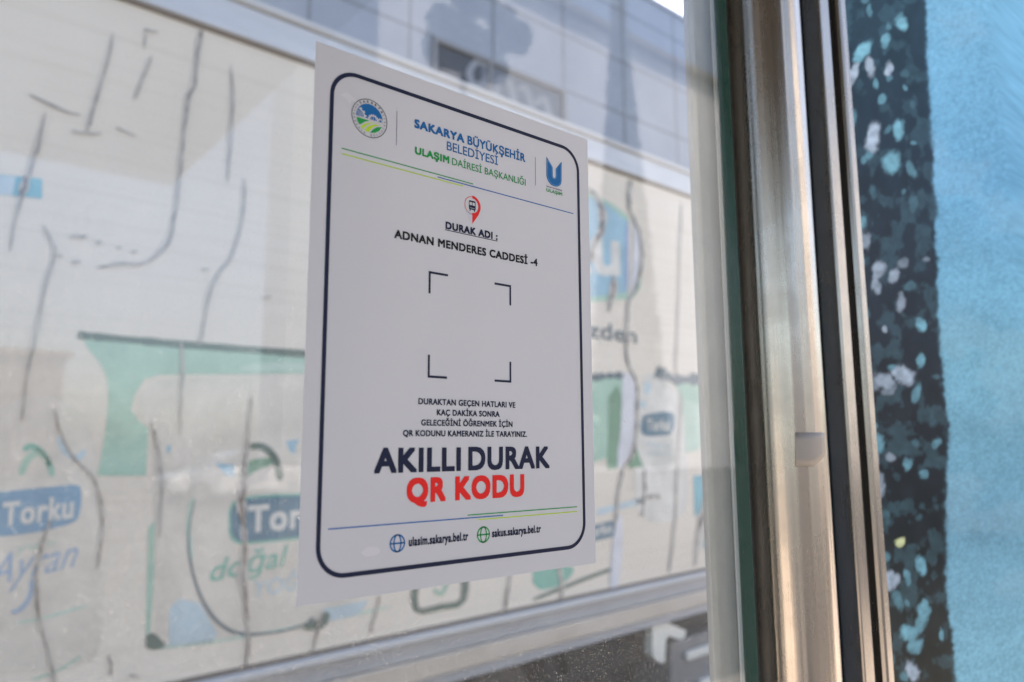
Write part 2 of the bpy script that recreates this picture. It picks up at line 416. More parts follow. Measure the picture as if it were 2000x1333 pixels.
# globes
def globe(u, v, ru, m):
    cx, cz = PP.at(u, v); r = abs(PP.at(u+ru, v)[0]-PP.at(u-ru, v)[0])/2; w = .00042
    ps = []
    def ring(rx, rz): return [ell(cx, cz, rx+w, rz+w), ell(cx, cz, rx-w, rz-w)[::-1]]
    ps += [ring(r-w, r-w), ring(r*.45, r-w)]
    ps.append([(cx-r, cz-w), (cx+r, cz-w), (cx+r, cz+w), (cx-r, cz+w)])
    o = flat('globe_symbol', ps[:1]+ps[1:], M[m], notice, Y1)
    return o
globe(775.3, 1061.5, 15.1, 'blue'); globe(943.3, 1044.5, 12.6, 'green')
# four corner brackets (the code between them is left out)
for c, h_, v_ in (((836.6, 529.9), (874, 537.5), (837.5, 573.6)), ((997.3, 557.8), (964.9, 553.3), (996.4, 597.4)),
                  ((834.4, 738.2), (872.2, 739), (835.8, 693.3)), ((997.7, 748.2), (964.9, 744.6), (996.8, 707.2))):
    cx, cz = PP.at(*c); hx = PP.at(*h_)[0]; vz = PP.at(*v_)[1]; w = .0014
    sx_ = 1 if hx > cx else -1; sz_ = 1 if vz > cz else -1
    flat('corner_bracket', [[(cx, cz), (hx, cz), (hx, cz+sz_*w), (cx+sx_*w, cz+sz_*w), (cx+sx_*w, vz), (cx, vz)]], M['navy'], notice, Y1)
M['scuff'] = mat('scuffed_laminate', (.575, .58, .60), .55)
for c in ([(664, 186), (676, 182), (688, 190), (698, 200), (700, 206), (688, 198), (682, 204), (676, 194)], [(704, 1080), (716, 1070), (732, 1068), (742, 1076), (734, 1084), (714, 1087)]):
    flat('scuff_mark', [PP.pts(spline(c+[c[0]], 4)[:-1])], M['scuff'], notice, -.00047)
# stop pin
ax, az = PP.at(921.5, 402.5); rr_ = abs(PP.at(939.3, 404)[0]-PP.at(906.5, 400)[0])/2; tz = PP.at(922.5, 438.5)[1]
pin = flat('stop_pin', [ell(ax, az, rr_, rr_, -.35, 1.57, 24)+[(ax, az+rr_*.72)]+ell(ax+.0, az, rr_*.72, rr_*.72, 1.57, -1.57, 30)+[(ax, tz)]+[(ax+rr_*.42, az-rr_*1.25), (ax+rr_*.72, az-rr_*.85)]], M['red'], notice, Y1)
flat('pin_shade', [[(ax-rr_*.95, az-rr_*.3), (ax-rr_*.6, az-rr_*.95), (ax, tz), (ax-.0001, az-rr_*.9), (ax-rr_*.6, az-rr_*.66)]], M['pgrey'], pin, Y1)
flat('pin_ring', [ell(ax, az, rr_*.90, rr_*.90, 1.57, 4.71, 30)+ell(ax, az, rr_*.84, rr_*.84, 4.71, 1.57, 30)], M['red'], pin, Y1)
b = rr_*.40
flat('bus_symbol', [[rrect(ax-b, ax+b, az-b*1.05, az+b*1.2, b*.25, 4),
                     [(ax-b*.8, az+b*.05), (ax-b*.08, az+b*.05), (ax-b*.08, az+b*.8), (ax-b*.8, az+b*.8)][::-1],
                     [(ax+b*.08, az+b*.05), (ax+b*.8, az+b*.05), (ax+b*.8, az+b*.8), (ax+b*.08, az+b*.8)][::-1],
                     [(ax-b*.7, az-b*.7), (ax+b*.7, az-b*.7), (ax+b*.7, az-b*.58), (ax-b*.7, az-b*.58)][::-1]],
                    [(ax-b*.8, az-b*1.05), (ax-b*.8, az-b*1.4), (ax-b*.5, az-b*1.4), (ax-b*.5, az-b*1.05)],
                    [(ax+b*.5, az-b*1.05), (ax+b*.5, az-b*1.4), (ax+b*.8, az-b*1.4), (ax+b*.8, az-b*1.05)]], M['navy'], pin, Y1)
# round city emblem
ex, ez = PP.at(721.2, 232.4); er = abs(PP.at(755.6, 241.1)[0]-PP.at(686.1, 220.4)[0])/2
E_ = lambda pts: [(ex+p[0]*er, ez+p[1]*er) for p in pts]
emb = flat('city_emblem', [[E_(ell(0, 0, 1, 1, n=72)), E_(ell(0, 0, .965, .965, n=72))[::-1]]], M['black'], notice, Y1)
flat('emblem_sky', [E_(ell(0, 0, .745, .745, -.08, math.pi+.08, 60))], M['blue'], emb, Y1)
def gear(cx, cz, r, a1, teeth, w):
    ps = []
    n_ = 28
    ps.append(E_([(cx+r*math.cos(a1*i/n_), cz+r*math.sin(a1*i/n_)) for i in range(n_+1)]+[(cx+(r-w)*math.cos(a1*i/n_), cz+(r-w)*math.sin(a1*i/n_)) for i in range(n_, -1, -1)]))
    for k in range(teeth):
        a = a1*(k+.5)/teeth; d = .42*w/r*1.6; r2 = r+w*.95
        ps.append(E_([(cx+r*.99*math.cos(a-d), cz+r*.99*math.sin(a-d)), (cx+r*.99*math.cos(a+d), cz+r*.99*math.sin(a+d)),
                      (cx+r2*math.cos(a+d*.8), cz+r2*math.sin(a+d*.8)), (cx+r2*math.cos(a-d*.8), cz+r2*math.sin(a-d*.8))]))
    nb = max(2, int(r*14))
    for k in range(nb):
        x = cx+(r-w)*(-1+2*(k+.5)/nb)
        if a1 < 2: x = cx+(r-w)*((k+.6)/nb)
        hz = math.sqrt(max((r-w)**2-(x-cx)**2, 0))*.85
        if math.hypot(x, cz+hz) > .72: hz = math.sqrt(max(.72**2-x*x, 0))-cz
        if hz > .02: ps.append(E_([(x-.012, cz), (x+.012, cz), (x+.012, cz+hz), (x-.012, cz+hz)]))
    return ps
flat('emblem_bridge', gear(-.70, -.05, .46, 1.36, 3, .075)+gear(.20, -.05, .26, math.pi, 7, .06)+gear(.60, -.05, .17, 2.6, 5, .045)
     + [E_([(-.75, -.085), (.75, -.085), (.75, -.04), (-.75, -.04)])], M['paper'], emb, Y2)
flat('emblem_field', [E_([(-.735, -.12), (0, -.12), (-.25, -.24), (-.55, -.48), (-.66, -.35)]),
                      E_([(.70, -.26), (.55, -.51), (.30, -.68), (.03, -.745), (.2, -.52), (.42, -.34)])], M['green'], emb, Y1)
flat('emblem_furrow', [E_([(-.50, -.55), (-.22, -.32), (.10, -.18), (.3, -.14), (.06, -.25), (-.18, -.42), (-.36, -.65)]),
                       E_([(-.28, -.69), (-.05, -.42), (.25, -.24), (.66, -.17), (.28, -.34), (.1, -.5), (-.05, -.74)])], M['lime'], emb, Y1)
def ringtext(txt, a0, a1, rad, h_, bold):
    V, F = [], []
    nn_ = len(txt)
    for i, ch in enumerate(txt):
        if ch == ' ': continue
        a = a0+(a1-a0)*i/(nn_-1); vs_, fs = text_geo(ch, bold)
        xs = [v[0] for v in vs_]; cx = (min(xs)+max(xs))/2; k = h_/.7
        sgn = 1 if a1 < a0 else -1
        o = len(V)
        for v in vs_:
            lx = (v[0]-cx)*k; lz = (v[1]-.35)*k
            rr2 = rad + sgn*lz; ca, sa = math.cos(a), math.sin(a)
            V.append((ex+(rr2*ca+sgn*lx*sa)*er, Y1, ez+(rr2*sa-sgn*lx*ca)*er))
        F += [tuple(o+q for q in f) for f in fs]
    return V, F
rad_ = math.radians
V, F = ringtext('SAKARYA', rad_(128), rad_(38), .86, .125, .03)
V2, F2 = ringtext('BÜYÜKŞEHİR BELEDİYESİ', rad_(143), rad_(387), .86, .105, .0)
mesh('emblem_lettering', V+V2, F+[tuple(len(V)+i for i in f) for f in F2], M['black'], emb)
# transport emblem
q = lambda ps: PP.pts([(1030+.0825*a, 290+.0825*b) for a, b in ps])
Uo = [(440, 200), (588, 455), (592, 660), (605, 700), (630, 715), (652, 700), (660, 660), (660, 490), (800, 322), (800, 780), (785, 850), (745, 895), (690, 915), (620, 905), (550, 870), (490, 800), (455, 720), (440, 650)]
te = flat('transport_emblem', [q(Uo)], M['blue'], notice, Y1)
Ui = [(462, 275), (568, 458), (572, 665), (590, 715), (630, 738), (665, 715), (680, 665), (680, 500), (780, 375), (780, 770), (765, 830), (735, 870), (690, 888), (630, 880), (565, 848), (510, 788), (476, 710), (462, 640), (462, 275)]
_u = PP.pts(stroke([(1030+.0825*a, 290+.0825*b) for a, b in Ui], .6, 1, 0, False)); _n = len(_u)//2
mesh('emblem_outline', [(p[0], Y2, p[1]) for p in _u], [(i, i+1, 2*_n-2-i, 2*_n-1-i) for i in range(_n-1)], M['lblue'], te)
words('emblem_lettering', [('ULAŞIM', (1066.3, 374.4), (1097, 383.4), 6.2, .02)], M['green'])
bpy.data.objects['emblem_lettering.001'].parent = te
te2 = words('emblem_caption', [('SAKARYA BÜYÜKŞEHİR', (1066.3, 365.4), (1096.8, 374.4), 2.1, .01)], M['navy']); te2.parent = te

# ------------------------------------------------------------------ poster panel at the right of the post
PX = .530
FRY = -.020
show = tag(empty('poster_panel', (PX, FRY, 0)), 'blue translucent panel with dappled tree shade painted into its colour in a thin steel frame', 'poster panel')
def proj(Pw):
    d = Pw-np.array(CAM); z = d@np.array(fw)
    return W/2+FPX*(d@np.array(rt))/z, H/2-FPX*(d@np.array(up))/z
def vnoise(x, y, seed):
    r = np.random.default_rng(seed); T = r.random((256, 256))
    xi = np.floor(x).astype(int); yi = np.floor(y).astype(int); fx = x-xi; fy = y-yi
    fx = fx*fx*(3-2*fx); fy = fy*fy*(3-2*fy)
    g = lambda a, b: T[a % 256, b % 256]
    return (g(xi, yi)*(1-fx)+g(xi+1, yi)*fx)*(1-fy)+(g(xi, yi+1)*(1-fx)+g(xi+1, yi+1)*fx)*fy
def fbm(x, y, seed, oct_=4):
    s_ = 0; a = .5
    for k in range(oct_):
        s_ = s_+a*vnoise(x*2**k, y*2**k, seed+k); a *= .5
    return s_
xs = np.concatenate([np.arange(.560, 1.08, .0016), np.linspace(1.1, 1.75, 14)])
zs_ = np.concatenate([np.linspace(.55, ZB-.26, 8), np.arange(ZB-.24, ZB+.84, .0014), np.linspace(ZB+.86, 2.25, 4)])
GX, GZ = np.meshgrid(xs, zs_)
Pw = np.stack([GX.ravel(), np.full(GX.size, FRY+.004), GZ.ravel()], 1)
pu, pv = proj(Pw)
pv = np.clip(pv, -500, 1900)
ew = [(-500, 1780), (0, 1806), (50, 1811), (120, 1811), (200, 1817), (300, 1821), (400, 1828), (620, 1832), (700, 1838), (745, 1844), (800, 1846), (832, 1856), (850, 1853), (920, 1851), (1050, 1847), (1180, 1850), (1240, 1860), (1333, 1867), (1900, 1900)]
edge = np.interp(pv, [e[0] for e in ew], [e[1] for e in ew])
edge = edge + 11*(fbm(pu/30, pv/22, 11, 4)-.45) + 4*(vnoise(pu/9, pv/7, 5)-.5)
dark = 1/(1+np.exp(np.clip((pu-edge)/1.4, -40, 40)))  # dark band: tree shade painted into the film's colour
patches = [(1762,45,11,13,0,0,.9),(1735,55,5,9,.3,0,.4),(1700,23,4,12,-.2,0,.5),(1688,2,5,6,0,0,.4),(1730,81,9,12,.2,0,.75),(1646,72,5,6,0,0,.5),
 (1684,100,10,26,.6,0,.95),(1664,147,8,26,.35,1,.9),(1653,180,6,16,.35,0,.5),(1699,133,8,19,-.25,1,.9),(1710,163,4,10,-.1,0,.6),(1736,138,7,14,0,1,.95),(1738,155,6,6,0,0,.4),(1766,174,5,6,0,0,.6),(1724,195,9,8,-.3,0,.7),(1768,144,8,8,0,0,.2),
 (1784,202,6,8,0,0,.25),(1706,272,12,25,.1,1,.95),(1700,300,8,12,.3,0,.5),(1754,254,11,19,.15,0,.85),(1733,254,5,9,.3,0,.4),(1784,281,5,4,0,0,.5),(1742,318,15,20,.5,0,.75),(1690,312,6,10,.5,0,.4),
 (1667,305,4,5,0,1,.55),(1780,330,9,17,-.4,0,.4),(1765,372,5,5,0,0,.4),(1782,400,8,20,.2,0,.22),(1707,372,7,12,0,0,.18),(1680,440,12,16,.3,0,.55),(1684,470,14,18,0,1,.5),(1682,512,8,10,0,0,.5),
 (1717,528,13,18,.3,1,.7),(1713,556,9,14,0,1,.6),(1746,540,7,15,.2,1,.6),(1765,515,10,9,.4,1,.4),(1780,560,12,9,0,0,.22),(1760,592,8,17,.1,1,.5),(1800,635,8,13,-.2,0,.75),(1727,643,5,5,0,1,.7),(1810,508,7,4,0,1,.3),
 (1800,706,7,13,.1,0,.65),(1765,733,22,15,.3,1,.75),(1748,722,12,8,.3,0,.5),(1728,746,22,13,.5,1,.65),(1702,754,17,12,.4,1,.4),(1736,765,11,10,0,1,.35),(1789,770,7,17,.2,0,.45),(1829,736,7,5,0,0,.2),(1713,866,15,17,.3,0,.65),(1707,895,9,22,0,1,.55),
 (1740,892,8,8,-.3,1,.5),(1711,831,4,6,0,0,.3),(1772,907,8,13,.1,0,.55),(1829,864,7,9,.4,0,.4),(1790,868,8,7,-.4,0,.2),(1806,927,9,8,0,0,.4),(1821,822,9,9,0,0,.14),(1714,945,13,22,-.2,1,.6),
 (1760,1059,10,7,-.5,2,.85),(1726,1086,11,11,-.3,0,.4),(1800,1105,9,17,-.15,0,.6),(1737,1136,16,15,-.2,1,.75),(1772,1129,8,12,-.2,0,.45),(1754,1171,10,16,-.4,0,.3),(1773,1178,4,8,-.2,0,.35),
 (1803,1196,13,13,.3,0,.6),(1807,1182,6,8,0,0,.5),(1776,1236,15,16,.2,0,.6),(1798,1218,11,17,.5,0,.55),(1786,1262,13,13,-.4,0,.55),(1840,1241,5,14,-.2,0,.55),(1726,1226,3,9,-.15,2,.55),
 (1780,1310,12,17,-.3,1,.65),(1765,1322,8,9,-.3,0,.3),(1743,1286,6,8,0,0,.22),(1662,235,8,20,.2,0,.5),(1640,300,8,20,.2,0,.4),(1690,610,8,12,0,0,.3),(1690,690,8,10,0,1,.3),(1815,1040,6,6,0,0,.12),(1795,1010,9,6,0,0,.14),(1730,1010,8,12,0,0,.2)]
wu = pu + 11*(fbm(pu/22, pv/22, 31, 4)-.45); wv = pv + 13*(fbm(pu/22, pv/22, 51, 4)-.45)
pal = np.array([lin((134, 206, 236)), lin((182, 208, 236)), lin((210, 226, 180))])  # pale dapples: light through the leaves, painted as colour
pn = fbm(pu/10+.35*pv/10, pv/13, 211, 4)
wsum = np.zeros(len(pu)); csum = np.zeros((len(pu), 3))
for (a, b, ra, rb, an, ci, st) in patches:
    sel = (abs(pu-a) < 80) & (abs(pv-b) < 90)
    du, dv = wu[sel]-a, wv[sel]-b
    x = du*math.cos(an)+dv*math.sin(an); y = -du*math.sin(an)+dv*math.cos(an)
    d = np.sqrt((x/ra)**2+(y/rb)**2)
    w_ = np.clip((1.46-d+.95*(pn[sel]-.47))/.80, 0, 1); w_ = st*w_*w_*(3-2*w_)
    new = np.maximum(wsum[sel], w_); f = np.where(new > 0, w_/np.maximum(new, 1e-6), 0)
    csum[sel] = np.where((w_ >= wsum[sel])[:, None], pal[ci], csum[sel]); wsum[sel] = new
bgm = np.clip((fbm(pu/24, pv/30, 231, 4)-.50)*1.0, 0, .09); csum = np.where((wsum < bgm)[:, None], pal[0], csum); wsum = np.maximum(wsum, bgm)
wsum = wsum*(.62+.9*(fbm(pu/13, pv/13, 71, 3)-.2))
dcol = np.stack([np.interp(pv, [0, 300, 700, 1333], [lin(c)[k] for c in ((62, 98, 122), (50, 76, 100), (46, 60, 78), (58, 66, 66))]) for k in range(3)], 1)  # shade tones by height, with a reflection gradient painted in
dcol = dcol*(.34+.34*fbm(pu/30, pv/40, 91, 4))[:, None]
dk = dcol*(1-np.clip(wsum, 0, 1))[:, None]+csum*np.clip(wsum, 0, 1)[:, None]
cl = fbm(pu/120+3, pv/70, 111, 5); cl2 = fbm(pu/110, pv/60+7, 131, 5)
grain = (vnoise(pu/3.2+.4*pv/3.2, pv/3.2, 151)-.5)*.34 + (vnoise(pu/7, pv/6, 161)-.5)*.16
blu = np.stack([np.interp(pv, [0, 350, 700, 1000, 1333], [lin(c)[k] for c in ((122, 188, 230), (106, 172, 216), (110, 170, 200), (104, 156, 186), (116, 174, 202))]) for k in range(3)], 1)
blu = blu*(.84+.32*cl+grain)[:, None]
wh = np.clip((cl2-.50)*.8, 0, .09)[:, None]
blu = blu*(1-wh)+np.array(lin((176, 206, 222)))*wh
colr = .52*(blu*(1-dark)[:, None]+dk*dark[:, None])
ny, nz = len(xs), len(zs_)
idx = np.arange(ny*nz).reshape(nz, ny)
F = np.stack([idx[:-1, :-1], idx[:-1, 1:], idx[1:, 1:], idx[1:, :-1]], -1).reshape(-1, 4)
me = bpy.data.meshes.new('painted_film')
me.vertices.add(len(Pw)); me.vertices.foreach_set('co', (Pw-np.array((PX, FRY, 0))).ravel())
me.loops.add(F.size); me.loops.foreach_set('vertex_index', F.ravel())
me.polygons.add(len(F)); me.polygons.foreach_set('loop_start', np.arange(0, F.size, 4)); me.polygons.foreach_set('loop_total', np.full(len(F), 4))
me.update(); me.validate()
ca = me.color_attributes.new('print', 'FLOAT_COLOR', 'POINT')  # film colour, tree shade and dapples included
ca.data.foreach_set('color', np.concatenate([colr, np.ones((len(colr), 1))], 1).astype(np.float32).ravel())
pm = bpy.data.materials.new('translucent_film'); pm.use_nodes = True
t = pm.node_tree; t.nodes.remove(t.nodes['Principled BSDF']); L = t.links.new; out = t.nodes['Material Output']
at_ = N('Attribute'); at_.attribute_name = 'print'  # film colour with tree shade and dapples painted in
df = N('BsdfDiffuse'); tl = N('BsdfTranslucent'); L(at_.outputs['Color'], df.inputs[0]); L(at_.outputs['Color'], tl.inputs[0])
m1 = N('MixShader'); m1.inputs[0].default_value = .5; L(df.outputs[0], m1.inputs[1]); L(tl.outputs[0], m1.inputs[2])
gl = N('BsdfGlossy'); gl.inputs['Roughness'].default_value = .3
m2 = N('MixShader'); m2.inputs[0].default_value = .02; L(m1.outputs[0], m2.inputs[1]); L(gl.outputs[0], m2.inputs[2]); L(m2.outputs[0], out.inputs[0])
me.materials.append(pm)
film_o = bpy.data.objects.new('painted_film', me); C.objects.link(film_o); film_o.parent = show
# steel frame: two bright lips with a black groove between, and rails
def fbox(name, x0, x1, y0_, y1_, z0, z1, m, bev=.0008):
    return MB().box(x0-PX, x1-PX, y0_-FRY, y1_-FRY, z0, z1, bev).build(name, m, show)
M['bluereflect'] = mat('dark_blue_reflection', (.11, .17, .24), .3, 0, .5)
M['bronze'] = metal('bronze_steel', (.42, .38, .33), .22, 200, .02)
M['gloss'] = mat('glossy_black_reflection', (.016, .024, .036), .14, 0, .6)
fbox('frame_stile', .5200, .5400, -.026, -.006, .5, 2.3, M['bronze'], .002)
fbox('frame_groove', .5401, .5531, -.020, -.006, .5, 2.3, M['darkgap'], 0)
fbox('frame_lip', .5532, .5709, -.030, -.006, .5, 2.3, M['bronze'], .004)
fbox('blue_reflection_strip', .4800, .5470, -.004, -.001, .5, 2.3, M['bluereflect'], 0)  # blue strip painting the panel's reflection beside the post
fbox('dark_reflection_strip', .5471, .5800, -.0045, -.001, .5, 2.3, M['gloss'], 0)  # black strip painting the dark part of that reflection
fbox('frame_stile', 1.75, 1.79, -.028, -.006, .5, 2.3, M['steelbright'], .003)
fbox('frame_rail', .571, 1.749, -.028, -.006, .46, .55, M['steelbright'], .003)
fbox('frame_rail', .571, 1.749, -.028, -.006, 2.25, 2.3, M['steelbright'], .003)

# ------------------------------------------------------------------ the truck standing behind the glass
dx = ray(2645, 839).normalized()
eyv = Vector((0, 0, 1)).cross(dx).normalized(); ezv = dx.cross(eyv).normalized()
org = CAM + Vector((.9, 2.55, -.2))
TM = Matrix(((dx.x, eyv.x, ezv.x, org.x), (dx.y, eyv.y, ezv.y, org.y), (dx.z, eyv.z, ezv.z, org.z), (0, 0, 0, 1)))
TP = Plane(TM)
truck = tag(empty('box_truck'), 'dirty white truck with cracked advert covered side standing behind the glass', 'truck')
truck.matrix_world = TM
xa, xb = -3.2, 4.4
pz = lambda u, v: TP.at(u, v)[1]
topz = pz(1000, 266); topz2 = pz(1000, 204); botz = pz(1000, 1190); botz2 = pz(1000, 1297)
M['curtain'] = mat('dirty_white_vinyl', (.6, .58, .55), .5, 0, .4)
tq, bq, NN, LL = nodes(M['curtain'])
tc = NN('TexCoord'); mp = NN('Mapping'); mp.inputs['Scale'].default_value = (.5, 1, 34); LL(tc.outputs['Object'], mp.inputs[0])
na = NN('TexNoise'); na.inputs['Scale'].default_value = 1; na.inputs['Detail'].default_value = 5; LL(mp.outputs[0], na.inputs['Vector'])
nb_ = NN('TexNoise'); nb_.inputs['Scale'].default_value = 1.1; nb_.inputs['Detail'].default_value = 6; LL(tc.outputs['Object'], nb_.inputs['Vector'])
ra_ = NN('ValToRGB'); ra_.color_ramp.elements[0].position = .3; ra_.color_ramp.elements[1].position = .7
ra_.color_ramp.elements[0].color = (.64, .58, .505, 1); ra_.color_ramp.elements[1].color = (.72, .665, .59, 1)
LL(nb_.outputs['Fac'], ra_.inputs[0])
mxx = NN('MixRGB'); mxx.blend_type = 'MULTIPLY'; mxx.inputs[0].default_value = 1
rb_ = NN('ValToRGB'); rb_.color_ramp.elements[0].position = .36; rb_.color_ramp.elements[1].position = .5
rb_.color_ramp.elements[0].color = (.945, .94, .93, 1); rb_.color_ramp.elements[1].color = (1, 1, 1, 1)
LL(na.outputs['Fac'], rb_.inputs[0]); LL(ra_.outputs[0], mxx.inputs[1]); LL(rb_.outputs[0], mxx.inputs[2]); LL(mxx.outputs[0], bq.inputs['Base Color'])
M['alu'] = mat('painted_rail', (.5, .54, .6), .35, 0, .6); noisy(M['alu'], (.44, .48, .55), (.56, .60, .66), (1, 1, 6), 5, .3, .7, 0, None, 2)
M['railwhite'] = mat('bright_rail_lip', (.50, .51, .53), .4, 0, .4)
M['railbrown'] = mat('brown_seam', (.16, .13, .11), .7)
M['railbeige'] = noisy(mat('dusty_beige_rail', (.5, .43, .36), .6), (.46, .40, .34), (.56, .50, .44), (1, 1, 3), 6, .3, .7, 0, None, 2.5)
M['railgrey'] = noisy(mat('grey_rail', (.33, .34, .37), .45), (.30, .31, .345), (.38, .39, .42), (1, 1, 4), 6, .3, .7, 0, None, 3)
M['under'] = noisy(mat('black_underframe_and_shade', (.02, .022, .026), .6), (.012, .014, .018), (.035, .038, .044), (1, 1, 1), 5, .3, .7, 0, None, 3)
M['tyre'] = mat('tyre_rubber', (.018, .018, .019), .8)
M['darkrim'] = mat('dark_rim_paint', (.04, .04, .045), .5)
M['rim'] = mat('rim_paint', (.3, .31, .33), .4, .6)
M['bracket'] = mat('cream_paint', (.72, .70, .64), .45)
M['toolbox'] = noisy(mat('grey_box_paint', (.2, .2, .21), .5), (.17, .17, .18), (.24, .24, .25), (1, 1, 1), 5, .3, .7, 0, None, 4)
MB().box(xa, xb, .03, 2.3, botz-.1, topz2, .02).build('cargo_body', M['curtain'], truck)
MB().box(xa, xb, 0, .029, botz, topz).build('side_curtain', M['curtain'], truck)
hR = topz2-topz
MB().box(xa, xb, -.02, .028, topz+.012, topz2-.028, .006).build('top_rail', M['alu'], truck)
MB().box(xa, xb, -.035, .028, topz2-.026, topz2, .006).build('rail_lip', M['railwhite'], truck)
MB().box(xa, xb, -.006, .028, topz-.004, topz+.0115).build('curtain_seam', M['railbrown'], truck)
hB = botz-botz2
MB().box(xa, xb, -.010, .029, botz-.012, botz-.001).build('curtain_seam', M['railbrown'], truck)
MB().box(xa, xb, -.045, .029, botz-.036, botz-.0125, .005).build('rail_lip', M['railwhite'], truck)
MB().box(xa, xb, -.02, .029, botz-hB*.46, botz-.037, .004).build('bottom_rail', M['railgrey'], truck)
MB().box(xa, xb, -.04, .029, botz-hB*.80, botz-hB*.465, .006).build('rail_board', M['railbeige'], truck)
MB().box(xa, xb, -.028, .029, botz2, botz-hB*.805, .004).build('lower_rail', M['railgrey'], truck)
MB().box(xa, xb, .16, 2.1, botz2-.22, botz2-.004).build('chassis', M['under'], truck)
gz = (TM.inverted() @ Vector((org.x, org.y, -.15))).z
def wheel(x, r=.34):
    zc = gz+r+.02
    ty = MB().cyl((x, .16, zc), (x, .42, zc), r, None, 40).build('wheel', M['tyre'], truck, False)
    rm = MB().cyl((x, .13, zc), (x, .159, zc), r*.56, r*.6, 32); rm.cyl((x, .10, zc), (x, .129, zc), r*.2, r*.26, 20)
    rm.build('rim', M['darkrim'], ty)
wx = TP.at(1010, 1300)[0]
for x in (-2.2, wx): wheel(x)
fd = MB(); zc = gz+.36
fd.prism([(wx+.47*math.cos(a), zc+.43*math.sin(a)) for a in np.linspace(.1, math.pi-.1, 20)]+[(wx+.44*math.cos(a), zc+.40*math.sin(a)) for a in np.linspace(math.pi-.1, .1, 20)],
         lambda p, s_: (p[0], .12+.36*s_, p[1]))
fd.build('mudguard', M['under'], truck)
Q6 = lambda ps: [(880+.27*a, 1080+.27*b) for a, b in ps]
p0 = TP.at(*Q6([(1640, 640)])[0]); p1 = TP.at(*Q6([(1930, 960)])[0])
MB().box(-1.75, wx-.55, .13, .2, botz2-.5, botz2-.225).build('shade_skirt', M['under'], truck)  # black sheets added to stand for the shade under the truck
MB().box(wx+.5, p0[0]-.02, .3, .36, botz2-.62, botz2-.225).build('shade_skirt', M['under'], truck)
lb = TP.pts(Q6([(1450, 512), (1485, 492), (1525, 487), (1690, 560), (1690, 598), (1655, 628), (1565, 600), (1548, 625), (1540, 780), (1515, 797), (1470, 770), (1448, 730)]))
MB().prism(lb, lambda p, s_: (p[0], -.01+.05*s_, p[1])).build('rope_hook', M['bracket'], truck)
tbx = MB().box(p0[0], p0[0]+.75, .05, .5, p0[1]-.42, p0[1]-.02, .012).build('tool_box', M['toolbox'], truck)
q0 = TP.at(*Q6([(1740, 755)])[0])
MB().box(q0[0], q0[0]+.5, .022, .0485, q0[1]-.028, q0[1]+.02, .008).build('box_trim', M['bracket'], tbx)
MB().box(q0[0]+.12, q0[0]+.5, .022, .0485, q0[1]-.20, q0[1]-.15, .008).build('box_trim', M['bracket'], tbx)
# cab ahead of the cargo body
cb = MB(); cx0 = xa-1.9
cb.prism([(cx0, gz+.45), (xa-.12, gz+.45), (xa-.12, topz2-.35), (xa-1.1, topz2-.35), (cx0+.12, gz+1.35)], lambda p, s_: (p[0], .12+2.0*s_, p[1]))
cab = cb.build('cab', M['bracket'], truck)
MB().prism([(cx0+.35, gz+1.25), (xa-.55, gz+1.25), (xa-.55, topz2-.5), (xa-1.05, topz2-.5)], lambda p, s_: (p[0], .105+.012*s_, p[1])).build('cab_window', M['under'], cab)
wheel(xa-.95)

# the advert and the wear on the side, all lying on the curtain
def ink(name, rgb, rough=.5):
    rgb = tuple(x*.76+y*.24 for x, y in zip(rgb, (196, 194, 190)))  # mixed towards grey-white, putting the milky veil into the ink colours
    m = mat(name, lin(rgb), rough, 0, .4); c = lin(rgb)
    return noisy(m, tuple(x*.85 for x in c), tuple(min(1, x*1.12) for x in c), (1, 1, 1), 5, .3, .7, 0, None, 6)
I = {'teal': ink('teal_print', (96, 168, 186)), 'pale': ink('pale_blue_print', (176, 200, 212)), 'badge': ink('blue_badge_print', (66, 104, 128)),
     'badge2': ink('faded_blue_print', (100, 144, 176)), 'mint': ink('mint_print', (150, 192, 172)), 'mint2': ink('pale_mint_print', (176, 206, 190)),
     'dgreen': ink('dark_green_print', (58, 84, 76)), 'tgreen': ink('teal_green_print', (96, 168, 150)), 'green': ink('grass_green_print', (92, 140, 112)),
     'letter': ink('white_print', (212, 210, 204)), 'big': ink('sky_blue_print', (128, 176, 200)), 'navy': ink('slate_print', (70, 88, 100)),
     'crack': ink('crack_grey', (112, 108, 106)), 'crack2': ink('crack_pale', (138, 134, 129)), 'rust': ink('crack_brown', (108, 94, 86)),
     'dark': ink('crack_dark', (84, 82, 86)), 'body': ink('pale_body_print', (212, 204, 192)), 'halo': ink('crack_halo', (188, 183, 176)), 'tear': ink('bare_white', (206, 208, 218)), 'lilac': ink('lilac_print', (120, 146, 196)), 'rose': ink('script_blue_print', (136, 164, 196))}
ad = flat('printed_advert', [TP.pts(spline([(160, 657), (175, 685), (198, 715), (211, 755), (209, 810), (203, 860), (190, 930)], 5)+[(285, 930), (290, 837), (270, 822), (256, 800), (262, 772), (283, 740), (312, 733), (600, 730), (700, 735), (700, 700), (600, 690)])], I['mint'], truck, -.0010)
def art(name, polys, key, lay):
    for p in polys: flat(name, [TP.pts(p)], I[key], ad, -.0010-.0005*lay)
art('printed_edge', [stroke([(152, 655), (250, 664), (400, 677), (600, 692), (720, 702)], 14, 6, .15, False)], 'dgreen', 2)
art('printed_edge', [stroke([(470, 720), (560, 716), (640, 722)], 16, 6, .2)], 'mint2', 1)
art('blue_sticker', [[(-30, 338), (82, 350), (82, 389), (-30, 378)]], 'teal', 1)
art('blue_sticker', [[(-30, 341), (30, 345), (24, 383), (-30, 378)]], 'pale', 2)
art('pot_body', [[(300, 745), (330, 738), (600, 734), (700, 738), (700, 1195), (620, 1214), (500, 1238), (320, 1266), (302, 1240), (302, 1020), (299, 840), (270, 812), (268, 780)]], 'body', 0)
